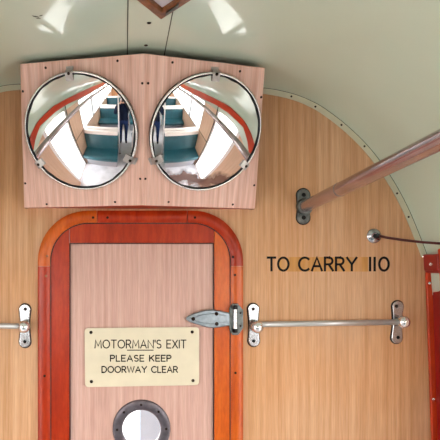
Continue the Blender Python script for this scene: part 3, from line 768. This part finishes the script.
# ------------------------------------------------------------------ seats
def seat(x_in, x_out, yf, face, label):
    """transverse bench; face=+1 looks towards the end wall. yf = y of the front edge"""
    r = empty('bench_seat', ((x_in + x_out) / 2, yf - face * .25, 0), label, 'seat', 'teal bench seats in the saloon')
    xa, xb = min(x_in, x_out), max(x_in, x_out)
    yy = lambda d: yf - face * d
    bm = NB(); a, b = sorted((yy(.06), yy(.50))); box(bm, xa + .03, xb - .03, a, b, .002, .33); build('base', bm, 'seat_base', r, (xa, yf, 0), bevel=.01)
    bm = NB(); a, b = sorted((yy(0), yy(.46))); box(bm, xa, xb, a, b, .33, .45); build('cushion', bm, 'teal', r, (xa, yf, .33), bevel=.035)
    bm = NB(); P = [Vector((xa, yy(.40), .44)), Vector((xa, yy(.50), .88)), Vector((xa, yy(.60), .88)), Vector((xa, yy(.54), .36)), Vector((xa, yy(.42), .36))]
    prism(bm, P, (xb - xa, 0, 0)); build('backrest', bm, 'teal', r, (xa, yy(.5), .36), bevel=.02)
    bm = NB(); P = [Vector((xa - .004, yy(.485), .87)), Vector((xa - .004, yy(.50), .965)), Vector((xa - .004, yy(.60), .965)), Vector((xa - .004, yy(.615), .87))]
    prism(bm, P, (xb - xa + .008, 0, 0)); hr_ = build('head_roll', bm, 'white_cloth', r, (xa, yy(.5), .9), bevel=.018); hr_['label'] = 'pinkish white head roll along the top of the backrest'
    return r
for s in (-1, 1):
    sd = 'left' if s < 0 else 'right'
    seat(s * .215, s * 1.15, -1.30, 1, 'teal bench nearest the %s sliding door, facing the end wall' % sd)
    seat(s * .215, s * 1.15, -2.54, -1, 'teal bench on the %s side backing onto the front bench' % sd)
    seat(s * .215, s * 1.15, -3.20, 1, 'second teal bench on the %s side facing the end wall' % sd)
    seat(s * .215, s * 1.15, -4.44, -1, 'teal bench on the %s side behind the photographer facing away' % sd)
    seat(s * .215, s * 1.15, -5.10, 1, 'third teal bench on the %s side facing the end wall' % sd)
    for k, yv in enumerate((-1.92, -3.82)):
        xv = s * .185; zt = ceil_z(xv, yv)
        r = empty('stanchion', (xv, yv, 0), 'slim bright upright pole behind the %s %s bench' % (('front', 'second')[k], sd), 'pole', 'slim upright poles at the bench ends')
        bm = NB(); tube(bm, [(xv, yv, .0), (xv, yv, zt + .003)], .014, 14); build('pole', bm, 'frame_paint', r, (xv, yv, 0), True)
        bm = NB(); lathe(bm, (xv, yv, .0), (0, 0, 1), [(.035, 0), (.035, .008), (.014, .02)], 20); build('foot_flange', bm, 'chrome', r, (xv, yv, 0), 'auto')

# ------------------------------------------------------------------ the photographer and the camera they hold
def skin_mesh(name, verts, edges, radii, parent, matfn, mats, sub=2):
    me = bpy.data.meshes.new(name + '_cage'); me.from_pydata([Vector(v) for v in verts], edges, [])
    o = bpy.data.objects.new(name + '_cage', me); COL.objects.link(o)
    md = o.modifiers.new('skin', 'SKIN'); md.use_smooth_shade = True
    for i, v in enumerate(me.skin_vertices[0].data):
        r = radii[i]; v.radius = (r, r) if not hasattr(r, '__len__') else r
        v.use_root = (i == 0)
    s_ = o.modifiers.new('sub', 'SUBSURF'); s_.levels = s_.render_levels = sub
    dg = bpy.context.evaluated_depsgraph_get(); dg.update()
    m2 = bpy.data.meshes.new_from_object(o.evaluated_get(dg)); m2.name = name
    COL.objects.unlink(o); bpy.data.objects.remove(o)
    m2.materials.clear()
    for mm in mats: m2.materials.append(M[mm])
    for p in m2.polygons: p.material_index = matfn(p.center); p.use_smooth = True
    return m2
px_, py_ = CX, -2.52
V, E, R_ = [], [], []
def av(p, r, par=None):
    V.append((px_ + p[0], py_ + p[1], p[2])); R_.append(r); i = len(V) - 1
    if par is not None: E.append((par, i))
    return i
pel = av((0, 0, .93), (.125, .10)); wa = av((0, .0, 1.08), (.155, .12), pel); ch = av((0, -.01, 1.25), (.175, .13), wa); nb = av((0, -.01, 1.40), (.11, .09), ch)
nk = av((0, .0, 1.48), .052, nb); hd0 = av((0, .02, 1.555), .072, nk); hd1 = av((0, .02, 1.63), .085, hd0); hd2 = av((0, .01, 1.69), .066, hd1)
for s in (-1, 1):
    sh = av((s * .18, -.01, 1.385), .078, nb); el = av((s * .26, .03, 1.14), .060, sh); wr = av((s * .095, .145, 1.50), .028, el); pm = av((s * .075, .175, 1.565), (.026, .034), wr)
    # four fingers curl over the camera, the thumb underneath
    for k in range(4):
        dz = .030 - .018 * k; a = av((s * .073, .205, 1.575 + dz), .0085, pm); b_ = av((s * (.066 + .002 * k), .222, 1.578 + dz), .0078, a); av((s * .050, .226, 1.578 + dz), .0068, b_)
    a = av((s * .055, .170, 1.555), .0095, pm); av((s * .038, .160, 1.562), .0080, a)
    hp = av((s * .088, 0, .86), .088, pel); kn = av((s * .095, .02, .48), .056, hp); an = av((s * .095, -.01, .10), .042, kn); toe = av((s * .105, .13, .045), (.042, .036), an)
def pmat(c):
    z = c.z; y = c.y - py_; x = abs(c.x - px_)
    if z < .105: return 3
    if z < .95 and y < .1: return 1
    if z > 1.475 and x < .12 and y < .12 and x < .11: return 2
    if z > 1.50 and y > .10: return 2
    return 0
person = empty('person', (px_, py_, 0), 'standing person in a navy jacket and jeans holding a camera to the eye', 'person')
me = skin_mesh('body', V, E, R_, person, pmat, ('jacket', 'jeans', 'skin', 'shoe'))
zmin = min(v.co.z for v in me.vertices)
me.transform(Matrix.Translation((-px_, -py_, -zmin if zmin < 0 else 0)))
ob = bpy.data.objects.new('body', me); link(ob, person)
bm = NB(); c = Vector((px_, py_ + .005, 1.655)); 
lathe(bm, c, (0, -.28, 1), [(.0, .088), (.045, .080), (.078, .052), (.094, .015), (.096, -.02), (.088, -.05)], 24); build('hair', bm, 'hair', person, c, True)
for s in (-1, 1):
    bm = NB(); c = Vector((px_ + s * .083, py_ + .01, 1.615)); lathe(bm, c, (s, .2, 0), [(.022, 0), (.024, .006), (.017, .012), (0, .010)], 14); build('ear', bm, 'skin', person, c, True)
    bm = NB(); c = Vector((px_ + s * .030, py_ + .094, 1.63)); ball(bm, c, .0115); build('eye', bm, 'white_cloth', person, c, True)
bm = NB(); c = Vector((px_, py_ + .106, 1.60)); lathe(bm, c, (0, 1, .1), [(.017, -.012), (.013, .004), (.007, .013), (0, .016)], 12); build('nose', bm, 'skin', person, c, True)
bm = NB(); box(bm, px_ - .022, px_ + .022, py_ + .090, py_ + .098, 1.563, 1.571); build('mouth', bm, 'red_paint', person, (px_, py_ + .09, 1.567), bevel=.003)
cam_t = empty('camera', (px_, py_ + .19, 1.55), 'black compact camera held at eye level in both hands', 'camera')
bm = NB(); box(bm, px_ - .062, px_ + .062, py_ + .178, py_ + .200, 1.562, 1.642); build('camera_body', bm, 'camera', cam_t, (px_, py_ + .18, 1.6), bevel=.006)
bm = NB(); lathe(bm, (px_, py_ + .200, 1.605), (0, 1, 0), [(.030, 0), (.030, .022), (.025, .026), (.022, .020), (0, .020)], 28); build('lens', bm, 'camera', cam_t, (px_, py_ + .2, 1.605), 'auto')

# ------------------------------------------------------------------ light: overcast white daylight through the glass
w = bpy.data.worlds.new('daylight'); SC.world = w; w.use_nodes = True
bg = w.node_tree.nodes['Background']; bg.inputs[0].default_value = (1.0, .99, .965, 1); bg.inputs[1].default_value = 9.6
def portal(x0, y0, y1, z0, z1, s):
    l = bpy.data.lights.new('portal', 'AREA'); l.shape = 'RECTANGLE'; l.size = abs(y1 - y0); l.size_y = z1 - z0; l.cycles.is_portal = True
    o = bpy.data.objects.new('window_daylight', l); o.location = (x0, (y0 + y1) / 2, (z0 + z1) / 2)
    o.rotation_euler = Vector((-s, 0, 0)).to_track_quat('-Z', 'Z').to_euler(); COL.objects.link(o)
for s in (-1, 1):
    portal(s * 1.20, Y2, Y1, .1, 1.78, s); portal(s * 1.20, -7.8, Y3, WZ0, WZ1, s)

cam = bpy.data.cameras.new('viewpoint'); co = bpy.data.objects.new('viewpoint', cam); COL.objects.link(co)
co.location = (CX, -D, CZ); co.rotation_euler = (PI / 2, 0, 0)
cam.sensor_width = 36; cam.lens = 36 * (D / .004) / 440; cam.shift_x = (220 - 125) / 440; cam.shift_y = (264 - 220) / 440; cam.clip_start = .02
SC.camera = co
vs = SC.view_settings; vs.view_transform = 'Standard'; vs.look = 'None'; vs.gamma = 1; vs.use_curve_mapping = False; vs.exposure = 0.0
SC.cycles.max_bounces = 10; SC.cycles.diffuse_bounces = 6; SC.cycles.transparent_max_bounces = 12
SC.cycles.caustics_reflective = True; SC.cycles.use_denoising = True
